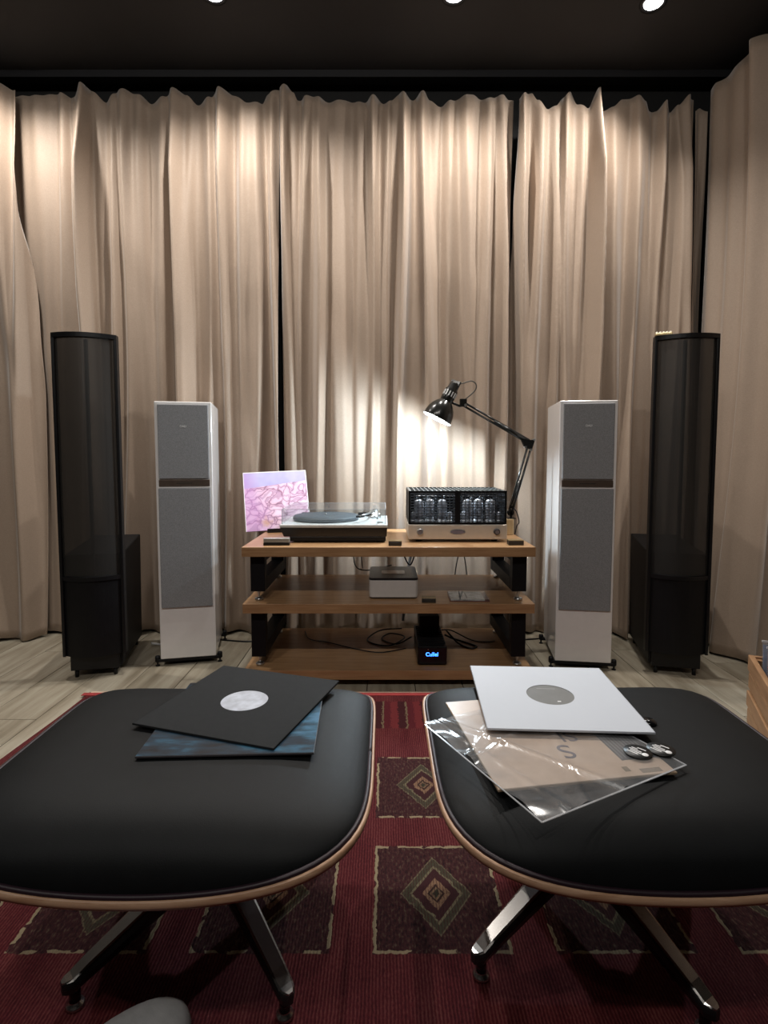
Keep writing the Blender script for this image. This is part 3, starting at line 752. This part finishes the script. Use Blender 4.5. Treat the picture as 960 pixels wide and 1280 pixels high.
e0, e1, e2, e3 = el + Vector((.018, 0, .012)), el + Vector((-.045, 0, .010)), el + Vector((-.03, 0, -.022)), el + Vector((.004, 0, -.035))
for yy in (-.010, .007):
    pts = [e0, e1, e2, e3]
    m.hexa([tuple(p + Vector((0, yy, 0))) for p in pts], [tuple(p + Vector((0, yy + .003, 0))) for p in pts])
elb = m.build('elbow_bracket', lamp_black, dl)
for p in (e0, e2 + Vector((.008, 0, 0)), e3): MB().cyl(p + Vector((-.004, -.014, 0)), p + Vector((-.004, .012, 0)), .0055, n=10).build('bolt', steel, elb)
MB().box(jt.x - .022, jt.x + .012, -.011, .011, jt.z - .012, jt.z + .026).build('head_joint', lamp_black, dl, .004)
MB().cyl(jt + Vector((.004, -.013, -.004)), jt + Vector((.004, .013, -.004)), .006, n=10).build('bolt', steel, dl)
# head: axis from cap through the rim centre
rimc = (q(.183, 1.160) + q(.300, 1.099))*.5; cap = q(.337, 1.262)
ax = (q(.300, 1.099) - q(.183, 1.160)).normalized(); axis = Vector((ax.z, 0, -ax.x)).normalized()
if axis.z > 0: axis = -axis
top = rimc - axis*.185
zax = -axis; xax = zax.orthogonal().normalized(); yax = zax.cross(xax)
MH = Matrix((( *[0]*0, xax.x, yax.x, zax.x, rimc.x), (xax.y, yax.y, zax.y, rimc.y), (xax.z, yax.z, zax.z, rimc.z), (0, 0, 0, 1)))
rs = .0695
sd = MB().lathe([(rs, 0), (rs*1.01, .004), (rs*.985, .022), (rs*.92, .042), (rs*.80, .062), (rs*.62, .080), (rs*.44, .092), (.028, .096)], 40, MH).build('shade', lamp_black, dl)
MB().lathe([(rs*.995, .0005), (rs*.965, .022), (rs*.90, .040), (rs*.78, .059), (rs*.60, .077), (rs*.42, .089), (.02, .092)], 40, MH).build('shade_lining', lamp_white, sd)
sk = MB().lathe([(.029, .090), (.031, .096), (.031, .150), (.026, .156), (.024, .182), (.018, .19), (.0005, .19)], 24, MH).build('socket', lamp_black, dl)
for i in range(14):
    a = 2*math.pi*i/14
    MB().box(-.0028, .0028, .0305, .0322, .118, .142, MH @ Matrix.Rotation(a, 4, 'Z')).build('vent', plain('vent_glint', (.7, .7, .7), .4) if 'vent_glint' not in MATS else MATS['vent_glint'], sk)
MB().box(-.004, .004, -.03, .03, .15, .20, MH).build('switch_fin', lamp_black, sk, .002)
pj = MH @ Vector((0, 0, .085))
MB().tube([pj + Vector((.03, 0, .0)), pj + Vector((.05, 0, -.008)), jt + Vector((-.02, 0, -.008)), jt], .006).build('head_stem', lamp_black, dl)
ct = MH @ Vector((0, 0, .185))
MB().tube([ct, ct + Vector((.03, 0, -.0)), ct + Vector((.075, 0, .012)), ct + Vector((.098, 0, -.005)), ct + Vector((.09, 0, -.035)), jt + Vector((.0, 0, .02))], .003).build('lamp_cord', plain('grey_cord', (.06, .055, .045), .5), dl)
MB().tube([b1 + Vector((.008, .01, .03)), b1 + Vector((.035, .02, .0)), Vector((.652, .03, .64)), Vector((.655, .10, .60)), Vector((.655, .2, .40)), Vector((.65, .22, .1))], .0028).build('mains_cord', blk_satin, dl)
bz = .046
MB().lathe([(.0005, .022), (.014, .025), (.023, .036), (.025, .046), (.021, .062), (.014, .078), (.014, .09)], 20, MH).build('bulb', glow('bulb_glow', (1, .97, .93), 40), sk)
l = bpy.data.lights.new('bulb_light', 'POINT'); l.energy = LAMP_WATT; l.shadow_soft_size = .02; l.color = (.74, .89, 1)
lo = bpy.data.objects.new('bulb_light', l); C.objects.link(lo); lo.parent = dl; lo.location = MH @ Vector((0, 0, -.001))

# ------------------------------------------------------------------ small things on the rack
br = thing('record_brush', 'small silver-topped black record brush at top shelf front left', 'brush', (-.449, 2.275, ZT), R(1))
MB().rbox(-.054, .054, -.014, .014, 0, .012, .003).build('pad', blk_satin, br)
MB().rbox(-.054, .054, -.012, .014, .012, .030, .003).build('handle', plain('brushed_silver', (.5, .49, .46), .35, .7), br)
def small_case(label, loc, rz, wd=.06):
    t = thing('small_case', label, 'case', loc, rz)
    MB().box(-wd/2, wd/2, -.018, .018, 0, .018).build('case_body', plain('dark_bronze_case', (.03, .025, .02), .4) if 'dark_bronze_case' not in MATS else MATS['dark_bronze_case'], t, .002)
    MB().box(-wd/2, wd/2, -.0182, .018, .018, .0215).build('case_top', plain('brass_lid', (.30, .22, .11), .4, .5) if 'brass_lid' not in MATS else MATS['brass_lid'], t, .001)
    MB().box(-wd*.32, wd*.3, -.0188, -.018, .006, .012).build('case_print', mark_dark, t)
small_case('small dark case on the top shelf between turntable and amplifier', (.047, 2.27, ZT), R(-4), .054)
small_case('small dark case at the right front of the top shelf', (.552, 2.285, ZT), R(0), .064)
small_case('small dark case on the middle shelf beside the white player', (.187, 2.255, ZM), R(-3), .058)

ms = thing('media_player', 'white media box with black slotted top on the middle shelf', 'media player', (.0405, 2.30, ZM))
MB().rbox(-.104, .104, 0, .25, .006, .080, .016).build('body', plain('matte_silver_white', (.62, .585, .555), .4, .1, var=.03), ms)
MB().rbox(-.100, .100, .004, .246, .001, .006, .015).build('rubber_foot', blk_satin, ms)
tp = MB().rbox(-.105, .105, -.001, .251, .080, .090, .016).build('top_lid', plain('black_lid', (.012, .012, .013), .3), ms)
MB().rbox(-.052, .052, .085, .155, .0895, .0912, .012).build('top_window', plain('window_reflection_white', (.88, .87, .85), .18, 0, spec=.9), tp)  # white colour stands in for the bright reflection in this slot

cd = thing('compact_disc_case', 'clear disc case with grey booklet lying on the middle shelf', 'disc case', (.362, 2.33, ZM), R(-2))
MB().box(-.083, .083, -.073, .073, 0, .003).build('tray', plain('maroon_tray', (.10, .03, .03), .4), cd)
MB().box(-.079, .062, -.070, .070, .003, .0075).build('booklet', plain('grey_booklet_print', (.33, .33, .32), .5, var=.5, vscale=35), cd)
MB().box(-.012, -.007, -.04, .05, .0075, .0078).build('booklet_print', mark_dark, cd)
MB().box(-.083, .083, -.073, .073, .0079, .0098).build('lid', clear('case_clear', (.95, .95, .95), .05, .03), cd)

dv = thing('audio_processor', 'black box with glowing blue lettering on the bottom shelf', 'audio device', (.205, 2.272, ZB))
MB().rbox(-.062, .062, 0, .30, .006, .082, .005).build('case', blk_satin, dv)
for i in range(9): MB().box(-.056, .056, .03 + .028*i, .042 + .028*i, .082, .090).build('cooling_fin', blk_metal, dv)
MB().box(-.045, .045, .16, .29, .09, .165).build('upper_case', blk_metal, dv, .004)
for px in (-.045, .045):
    for py in (.03, .27): MB().cyl((px, py, 0), (px, py, .0065), .01).build('foot', blk_satin, dv)
fp = MB().box(-.058, .058, -.004, 0, .010, .078).build('front_panel', blk_gloss, dv, .001)
text('display_text', 'Cullel', .023, glow('blue_led', (.03, .16, 1), 6), fp, T(-.002, -.0044, .050) @ RX(90), bold=.0004)
MB().cyl((-.018, -.004, .071), (-.018, -.0055, .071), .0025, n=10).build('indicator', steel, fp)

def cable(label, pts, r=.0035, mat=None, grp=None):
    return tag(MB().tube(pts, r).build('cable', mat or blk_satin), label, 'cable', grp)
G = 'loose black cables on the rack'
z = ZB + .004
cable('black cable looping left of the blue-lit box on the bottom shelf', [(.13, 2.56, .10), (.06, 2.52, z+.004), (-.01, 2.60, z), (.03, 2.66, z+.008), (.10, 2.60, z+.01), (.02, 2.50, z+.002), (-.08, 2.58, z), (-.02, 2.70, z+.01), (.09, 2.72, .09)], grp=G)
cable('thin black cable snaking across the left of the bottom shelf', [(.1, 2.47, z), (-.02, 2.42, z), (-.14, 2.47, z), (-.26, 2.55, z), (-.36, 2.60, z), (-.40, 2.72, z)], .0025, grp=G)
cable('thick black cable coiled right of the blue-lit box', [(.29, 2.56, .11), (.33, 2.58, z+.01), (.38, 2.56, z), (.43, 2.50, z), (.40, 2.47, z), (.35, 2.53, z+.004), (.30, 2.6, .12)], .0045, grp=G)
cable('black cable running right from the blue-lit box to the frame', [(.27, 2.60, .12), (.33, 2.64, z+.03), (.42, 2.58, z+.002), (.50, 2.56, z), (.53, 2.58, z)], .003, grp=G)
cable('black cables crossing behind the middle shelf, right end', [(.418, 2.795, .60), (.405, 2.80, .54), (.388, 2.81, .46), (.37, 2.81, .36), (.36, 2.81, .2)], .003, grp=G)
cable('black cable hanging behind the amplifier to the floor', [(.375, 2.81, .60), (.385, 2.815, .54), (.412, 2.825, .46), (.43, 2.825, .36), (.44, 2.825, .2)], .003, grp=G)
cable('black cable looping down behind the white media box', [(.085, 2.79, .585), (.09, 2.80, .50), (.115, 2.815, .42), (.14, 2.81, .40), (.165, 2.80, .48), (.18, 2.79, .585)], .004, grp=G)
cable('thick grey cable drop behind the white media box', [(.17, 2.825, .59), (.155, 2.825, .5), (.135, 2.83, .42), (.12, 2.82, .3), (.1, 2.82, .1)], .008, plain('grey_jacket', (.18, .2, .22), .4), grp=G)
cable('thin cable hanging below the turntable behind the shelf', [(-.155, 2.79, .60), (-.16, 2.80, .52), (-.15, 2.80, .40), (-.10, 2.795, .372), (-.02, 2.79, .385), (.04, 2.79, .40)], .003, grp=G)
cable('second thin cable hanging below the turntable', [(-.12, 2.79, .60), (-.125, 2.80, .52), (-.115, 2.80, .42), (-.11, 2.80, .38)], .0025, grp=G)
cable('black speaker cable along the floor behind the left white speaker', [(-.58, 2.80, .0035), (-.70, 2.775, .0035), (-.80, 2.79, .0035), (-.95, 2.82, .0035), (-1.16, 2.80, .004)], .004, grp='speaker cables on the floor')
cable('black speaker cable along the floor behind the right white speaker', [(.62, 2.78, .004), (.72, 2.80, .004), (.9, 2.83, .004), (1.05, 2.80, .004), (1.17, 2.80, .03)], .004, grp='speaker cables on the floor')
cable('pale cable on the floor behind the left black speaker', [(-1.17, 2.70, .02), (-1.10, 2.715, .006), (-1.03, 2.70, .006), (-.95, 2.72, .006)], .006, plain('pale_jacket', (.55, .55, .55), .4), grp='speaker cables on the floor')
ps = thing('power_strip', 'dark power strip box lying on the floor behind the rack', 'power strip', (.02, 2.806, 0))
MB().rbox(-.22, .22, -.024, .024, 0, .045, .01).build('case', blk_satin, ps)
for i in range(5): MB().cyl((-.18 + .09*i, 0, .045), (-.18 + .09*i, 0, .047), .018).build('socket', plain('socket_grey', (.35, .35, .34), .5) if 'socket_grey' not in MATS else MATS['socket_grey'], ps)

# ------------------------------------------------------------------ records on the footstools
def holed_sheet(w_, r, z0, z1, n=64):
    m = MB()
    def sq(a):
        c, s_ = math.cos(a), math.sin(a); k = w_/2/max(abs(c), abs(s_)); return c*k, s_*k
    A_ = [2*math.pi*(i + .5)/n + 0 for i in range(n)]
    A_ = sorted(set([round(a, 6) for a in A_] + [round(math.pi/4 + k*math.pi/2, 6) for k in range(4)]))
    o = [sq(a) for a in A_]; i_ = [(r*math.cos(a), r*math.sin(a)) for a in A_]
    m.rings([[(x, y, z0) for x, y in i_], [(x, y, z0) for x, y in o], [(x, y, z1) for x, y in o], [(x, y, z1) for x, y in i_], [(x, y, z0) for x, y in i_]], False, False)
    return m
def inner_sleeve(label, rec_label, loc, rz, paper, lab_mat, extra=None, tilt=(0, 0)):
    s_ = thing('inner_sleeve', label, 'record sleeve', loc, rz)
    s_.rotation_euler = (R(tilt[0]), R(tilt[1]), rz)
    MB().box(-.1545, .1545, -.1545, .1545, 0, .0006).build('back_sheet', paper, s_)
    holed_sheet(.309, .0495, .0030, .0036).build('front_sheet', paper, s_)
    for a in ((-.1548, -.1540, -.1545, .1545, 0, .0036), (.1540, .1548, -.1545, .1545, 0, .0036), (-.1545, .1545, -.1548, -.1540, 0, .0036)): MB().box(*a).build('fold', paper, s_)
    r_ = thing('vinyl_record', rec_label, 'record', loc, rz); r_.rotation_euler = s_.rotation_euler
    MB().lathe([(.0036, .0007), (.150, .0007), (.1505, .0015), (.150, .0023), (.0036, .0023)], 64).build('disc', blk_gloss, r_)
    lb = MB().lathe([(.0497, .00235), (.0497, .0027)], 48, None, True, True).build('centre_label', lab_mat, r_)
    if extra: extra(lb)
black_paper = plain('black_card', (.0155, .0165, .0175), .8, var=.08, vscale=80, spec=.2)
white_paper = plain('white_paper', (.55, .58, .635), .7, var=.015, vscale=6)
silver_lab = plain('silver_white_label', (.50, .53, .60), .45, var=.22, vscale=45)
grey_lab = plain('grey_label', (.17, .17, .165), .5, var=.06)
def jacket(name, label, cat, loc, rz, mat, edge, th=.0045, sz=.3125, tilt=(0, 0)):
    t = thing(name, label, cat, loc, rz); t.rotation_euler = (R(tilt[0]), R(tilt[1]), rz)
    MB().box(-sz/2, sz/2, -sz/2, sz/2, 0, th*.9).build('board', edge, t, .0008)
    MB().box(-sz/2 + .001, sz/2 - .001, -sz/2 + .001, sz/2 - .001, th*.9, th).build('cover_print', mat, t)
    return t
def blue_mat():
    m, nt, b = nodes('blue_water_print')
    f = noise(nt, coords(nt, (4, 14, 1)), 2.2, 5, .65); g = noise(nt, coords(nt), 9, 3)
    c = ramp(nt, math_n(nt, 'ADD', math_n(nt, 'MULTIPLY', f, .6), math_n(nt, 'MULTIPLY', g, .4)), [(.40, (.008, .009, .013)), (.50, (.012, .035, .06)), (.58, (.03, .11, .18)), (.70, (.10, .25, .42))])
    L(nt, c, b.inputs['Base Color']); b.inputs['Roughness'].default_value = .3
    return m
ZS = .4295
jacket('record_jacket', 'blue water picture record cover lying under the black sleeve', 'record cover', (-.287, 1.090, ZS + .001), R(2.4), blue_mat(), plain('dark_jacket_edge', (.05, .045, .05), .5))
inner_sleeve('black record inner sleeve on the left footstool, silver label showing', 'record inside the black sleeve, silver white centre label showing',
    (-.298, 1.140, ZS + .0062), R(-17.5), black_paper, silver_lab)
def beige_mat():
    m, nt, b = nodes('faded_beige_print')
    f = noise(nt, coords(nt), 6, 4); g = noise(nt, coords(nt), 40, 2)
    c = ramp(nt, math_n(nt, 'ADD', math_n(nt, 'MULTIPLY', f, .8), math_n(nt, 'MULTIPLY', g, .2)), [(.35, (.43, .31, .225)), (.6, (.55, .41, .31)), (.75, (.62, .48, .36))])
    L(nt, c, b.inputs['Base Color']); b.inputs['Roughness'].default_value = .4
    return m
bj = jacket('record_jacket', 'beige record cover with dark lettering under the white sleeve', 'record cover', (.310, 1.010, ZS + .001), R(9), beige_mat(), plain('tan_jacket_edge', (.4, .3, .2), .5))
ink = plain('grey_violet_ink', (.10, .08, .10), .6)
text('title_print', 'S', .062, ink, bj, T(.004, -.066, .0047) @ RZ(180), .0002)
text('title_print', 'SI', .05, ink, bj, T(.030, -.018, .0047) @ RZ(180), .0002)
MB().box(.085, .1555, -.110, .09, .0045, .0049).build('black_print_panel', plain('black_panel_print', (.03, .028, .03), .5, var=.3), bj)
for i in range(9):
    MB().box(.089 + .0068*i, .0905 + .0068*i, -.104, -.104 + (.11 if i % 3 else .07), .0049, .0050).build('print_line', plain('grey_ink_line', (.16, .16, .165), .5) if 'grey_ink_line' not in MATS else MATS['grey_ink_line'], bj)
for i, (a, b_, c, d_) in enumerate(((.072, .082, -.142, -.128), (.098, .135, -.150, -.138))):
    MB().box(a, b_, c, d_, .0045, .0047).build('print_smudge', plain('brown_smudge', (.20, .15, .10), .6) if 'brown_smudge' not in MATS else MATS['brown_smudge'], bj)
# clear outer sleeve, rumpled
def outer_sleeve():
    t = thing('plastic_outer_sleeve', 'rumpled clear plastic outer sleeve over the beige record cover', 'plastic sleeve', (.2965, .968, ZS + .0065), R(27))
    n = 70; w_ = .322; vs = []; fs = []
    crease = [(.4, -.05, .0035), (1.9, .06, .003), (2.6, -.02, .0025), (1.1, .1, .002), (2.2, .11, .003), (.1, -.12, .002)]
    for j in range(n + 1):
        for i in range(n + 1):
            x = -w_/2 + w_*i/n; y = -w_/2 + w_*j/n
            h = 0
            for a, c, am_ in crease: h += am_*math.exp(-((x*math.cos(a) + y*math.sin(a) - c)/.006)**2)
            left = max(0, (-x - .08)/.08)
            h += .004*left*(math.sin(y*90 + x*40) + 1)*.5 + .0008*(math.sin(x*70) + 1) + .0008*(math.sin(y*55 + x*30) + 1)
            vs.append((x, y, h + .0005))
    for j in range(n):
        for i in range(n): a = j*(n+1) + i; fs.append((a, a+1, a+n+2, a+n+1))
    cl = clear('clear_polythene', (.90, .91, .92), .07, .10, .16)
    MB().add(vs, fs, True).build('front_film', cl, t)
    sm = plain('film_seam', (.55, .56, .58), .35)
    sm2 = clear('film_seam_clear', (.8, .8, .8), .12, .5, .2)
    for a in ((-w_/2, w_/2, -w_/2 - .001, -w_/2 + .002, 0, .0012), (-w_/2 - .001, -w_/2 + .0015, -w_/2, w_/2, 0, .0012), (w_/2 - .0015, w_/2 + .001, -w_/2, w_/2, 0, .0012)): MB().box(*a).build('seam', sm2, t)
    Mi = Matrix.Translation(t.location) @ Matrix.Rotation(t.rotation_euler[2], 4, 'Z'); Mi.invert()
    for wx, wy in ((.447, .933), (.492, .941)):
        p = Mi @ Vector((wx, wy, t.location.z))
        ang = 96 - 27
        st = MB().lathe([(.0005, .0052), (.0235, .0052), (.0238, .0045), (.0235, .004)], 32, T(p.x, p.y, 0)).build('sticker', plain('black_sticker', (.008, .008, .008), .4) if 'black_sticker' not in MATS else MATS['black_sticker'], t)
        for k, (la_, lb_) in enumerate(((-.006, .009), (-.014, -.003), (-.016, .006), (-.012, .012), (-.015, .004))):
            MB().box(la_, lb_, .0105 - .0052*k, .0130 - .0052*k, .0052, .0054, T(p.x, p.y, 0) @ RZ(-75)).build('sticker_print', mark_white, st)
        MB().lathe([(.0005, .0055), (.0055, .0055), (.0056, .0052)], 16, T(p.x, p.y, 0) @ RZ(-75) @ T(.0135, -.002, 0)).build('sticker_spot', mark_white, st)
outer_sleeve()
def lab_extra(lb):
    MB().box(-.022, .018, .030, .032, .0027, .0028).build('label_mark', plain('pale_ink', (.35, .35, .36), .5), lb)
    MB().box(.008, .015, -.033, -.029, .0027, .0028).build('label_mark', mark_white, lb)  # white dash painted in for the spindle-hole glint
inner_sleeve('white record inner sleeve on the right footstool, grey label showing', 'record inside the white sleeve, plain grey centre label showing',
    (.357, 1.147, ZS + .0155), R(-3.0), white_paper, grey_lab, lab_extra)
bt = MB().lathe([(.0005, .012), (.010, .011), (.015, .007), (.016, .002), (.013, 0), (.0005, 0)], 20).build('rubber_puck', blk_gloss)
bt.location = (.527, 1.06, ZS - .004); tag(bt, 'small black puck on the right footstool beside the white sleeve', 'puck')

# ------------------------------------------------------------------ slipper at the lower edge
sl = thing('slipper', 'grey felt slipper toe on the rug at the bottom edge', 'slipper', (-.335, .866, .0095), R(-34))
sl.scale = (1.75, 1.2, 1.2)
felt = plain('grey_felt', (.42, .425, .43), .95, var=.1, vscale=60, bmp=.4, bscale=500, spec=.1)
def sole_r(k, z, sc=1, yl=0):
    out = []
    for i in range(40):
        a = 2*math.pi*i/40
        x, y = math.cos(a), math.sin(a)
        L_ = .135; y2 = y*L_ - L_
        wdt = .047*(1 - .16*(1 - y)/2 - .18*math.exp(-((y + .25)/.35)**2))
        out.append((x*wdt*sc*k, y2 + (1 - k)*.0 + yl - (1 - sc)*.0, z))
    return out
MB().rings([sole_r(1, 0), sole_r(1.03, .005), sole_r(1, .012)], True, True, True).build('sole', plain('dark_sole', (.05, .05, .05), .8), sl)
up = MB(); ring = []
for sc, z0, z1 in ((1.0, .011, .011), (1.01, .022, .018), (.95, .038, .03), (.8, .052, .04), (.5, .062, .047), (.1, .066, .05)):
    rr = []
    for i in range(40):
        a = 2*math.pi*i/40; x, y = math.cos(a), math.sin(a)
        wdt = .047*(1 - .16*(1 - y)/2 - .18*math.exp(-((y + .25)/.35)**2))
        yy = y*.135*(.55 + .45*sc) - .135
        k = (1 - y)/2
        rr.append((x*wdt*sc, yy, z1 + (z0 - z1)*min(1, k*1.6)))
    ring.append(rr)
up.rings(ring, False, True, True).build('upper', felt, sl)

# ------------------------------------------------------------------ crate of records at the right edge
cr = thing('record_crate', 'slatted wooden crate of records at the right picture edge', 'crate', (1.295, 1.90, 0), R(-24))
LN, WD2, HT = .46, .36, .26
for sx in (0, WD2 - .014):
    for i, z0 in enumerate((.012, .076, .140, .204)):
        MB().box(sx - (.004 if sx == 0 else 0)*(i % 2), sx + .014, -LN, 0, z0, z0 + .054).build('slat', crate_m, cr, .003)
for y in (-LN, -.014):
    for z0 in (.012, .076, .140, .204): MB().box(.014, WD2 - .014, y, y + .014, z0, z0 + .054).build('end_slat', crate_m, cr, .003)
for sx in (.014, WD2 - .034):
    for y in (-LN + .014, -.034): MB().box(sx, sx + .02, y, y + .02, 0, HT - .01).build('corner_post', crate_m, cr)
MB().box(.014, WD2 - .014, -LN + .014, -.014, .004, .012).build('bottom_board', crate_m, cr)
def stored(label, y, col, z1=.315):
    t = thing('stored_record', label, 'record cover', (0, 0, 0), 0, 'records in the crate')
    M = T(1.295, 1.90, 0) @ RZ(-24) @ T(.024, y, .012) @ RX(-9)
    t.matrix_world = M
    MB().box(0, .30, 0, .004, 0, z1).build('jacket', plain('crate_jacket_%d' % int(-y*1000), col, .45, var=.5, vscale=18), t, .0008)
    cl = MATS.get('crate_clear') or clear('crate_clear', (.9, .9, .92), .08, .2)
    MB().box(-.004, .306, -.003, -.0025, 0, z1 + .012).build('film', cl, t)
    MB().box(-.004, .306, -.0035, .005, z1 + .008, z1 + .014).build('film_edge', plain('film_edge_grey', (.55, .53, .54), .4) if 'film_edge_grey' not in MATS else MATS['film_edge_grey'], t)
for i, (y, col, lab) in enumerate(((-.13, (.10, .19, .42), 'blue record cover in clear film, rearmost in the wooden crate'), (-.20, (.35, .32, .30), 'grey record cover second from the back in the crate'),
        (-.27, (.4, .1, .08), 'red record cover third from the back in the crate'), (-.34, (.08, .08, .1), 'dark record cover nearer the front of the crate'))): stored(lab, y, col)
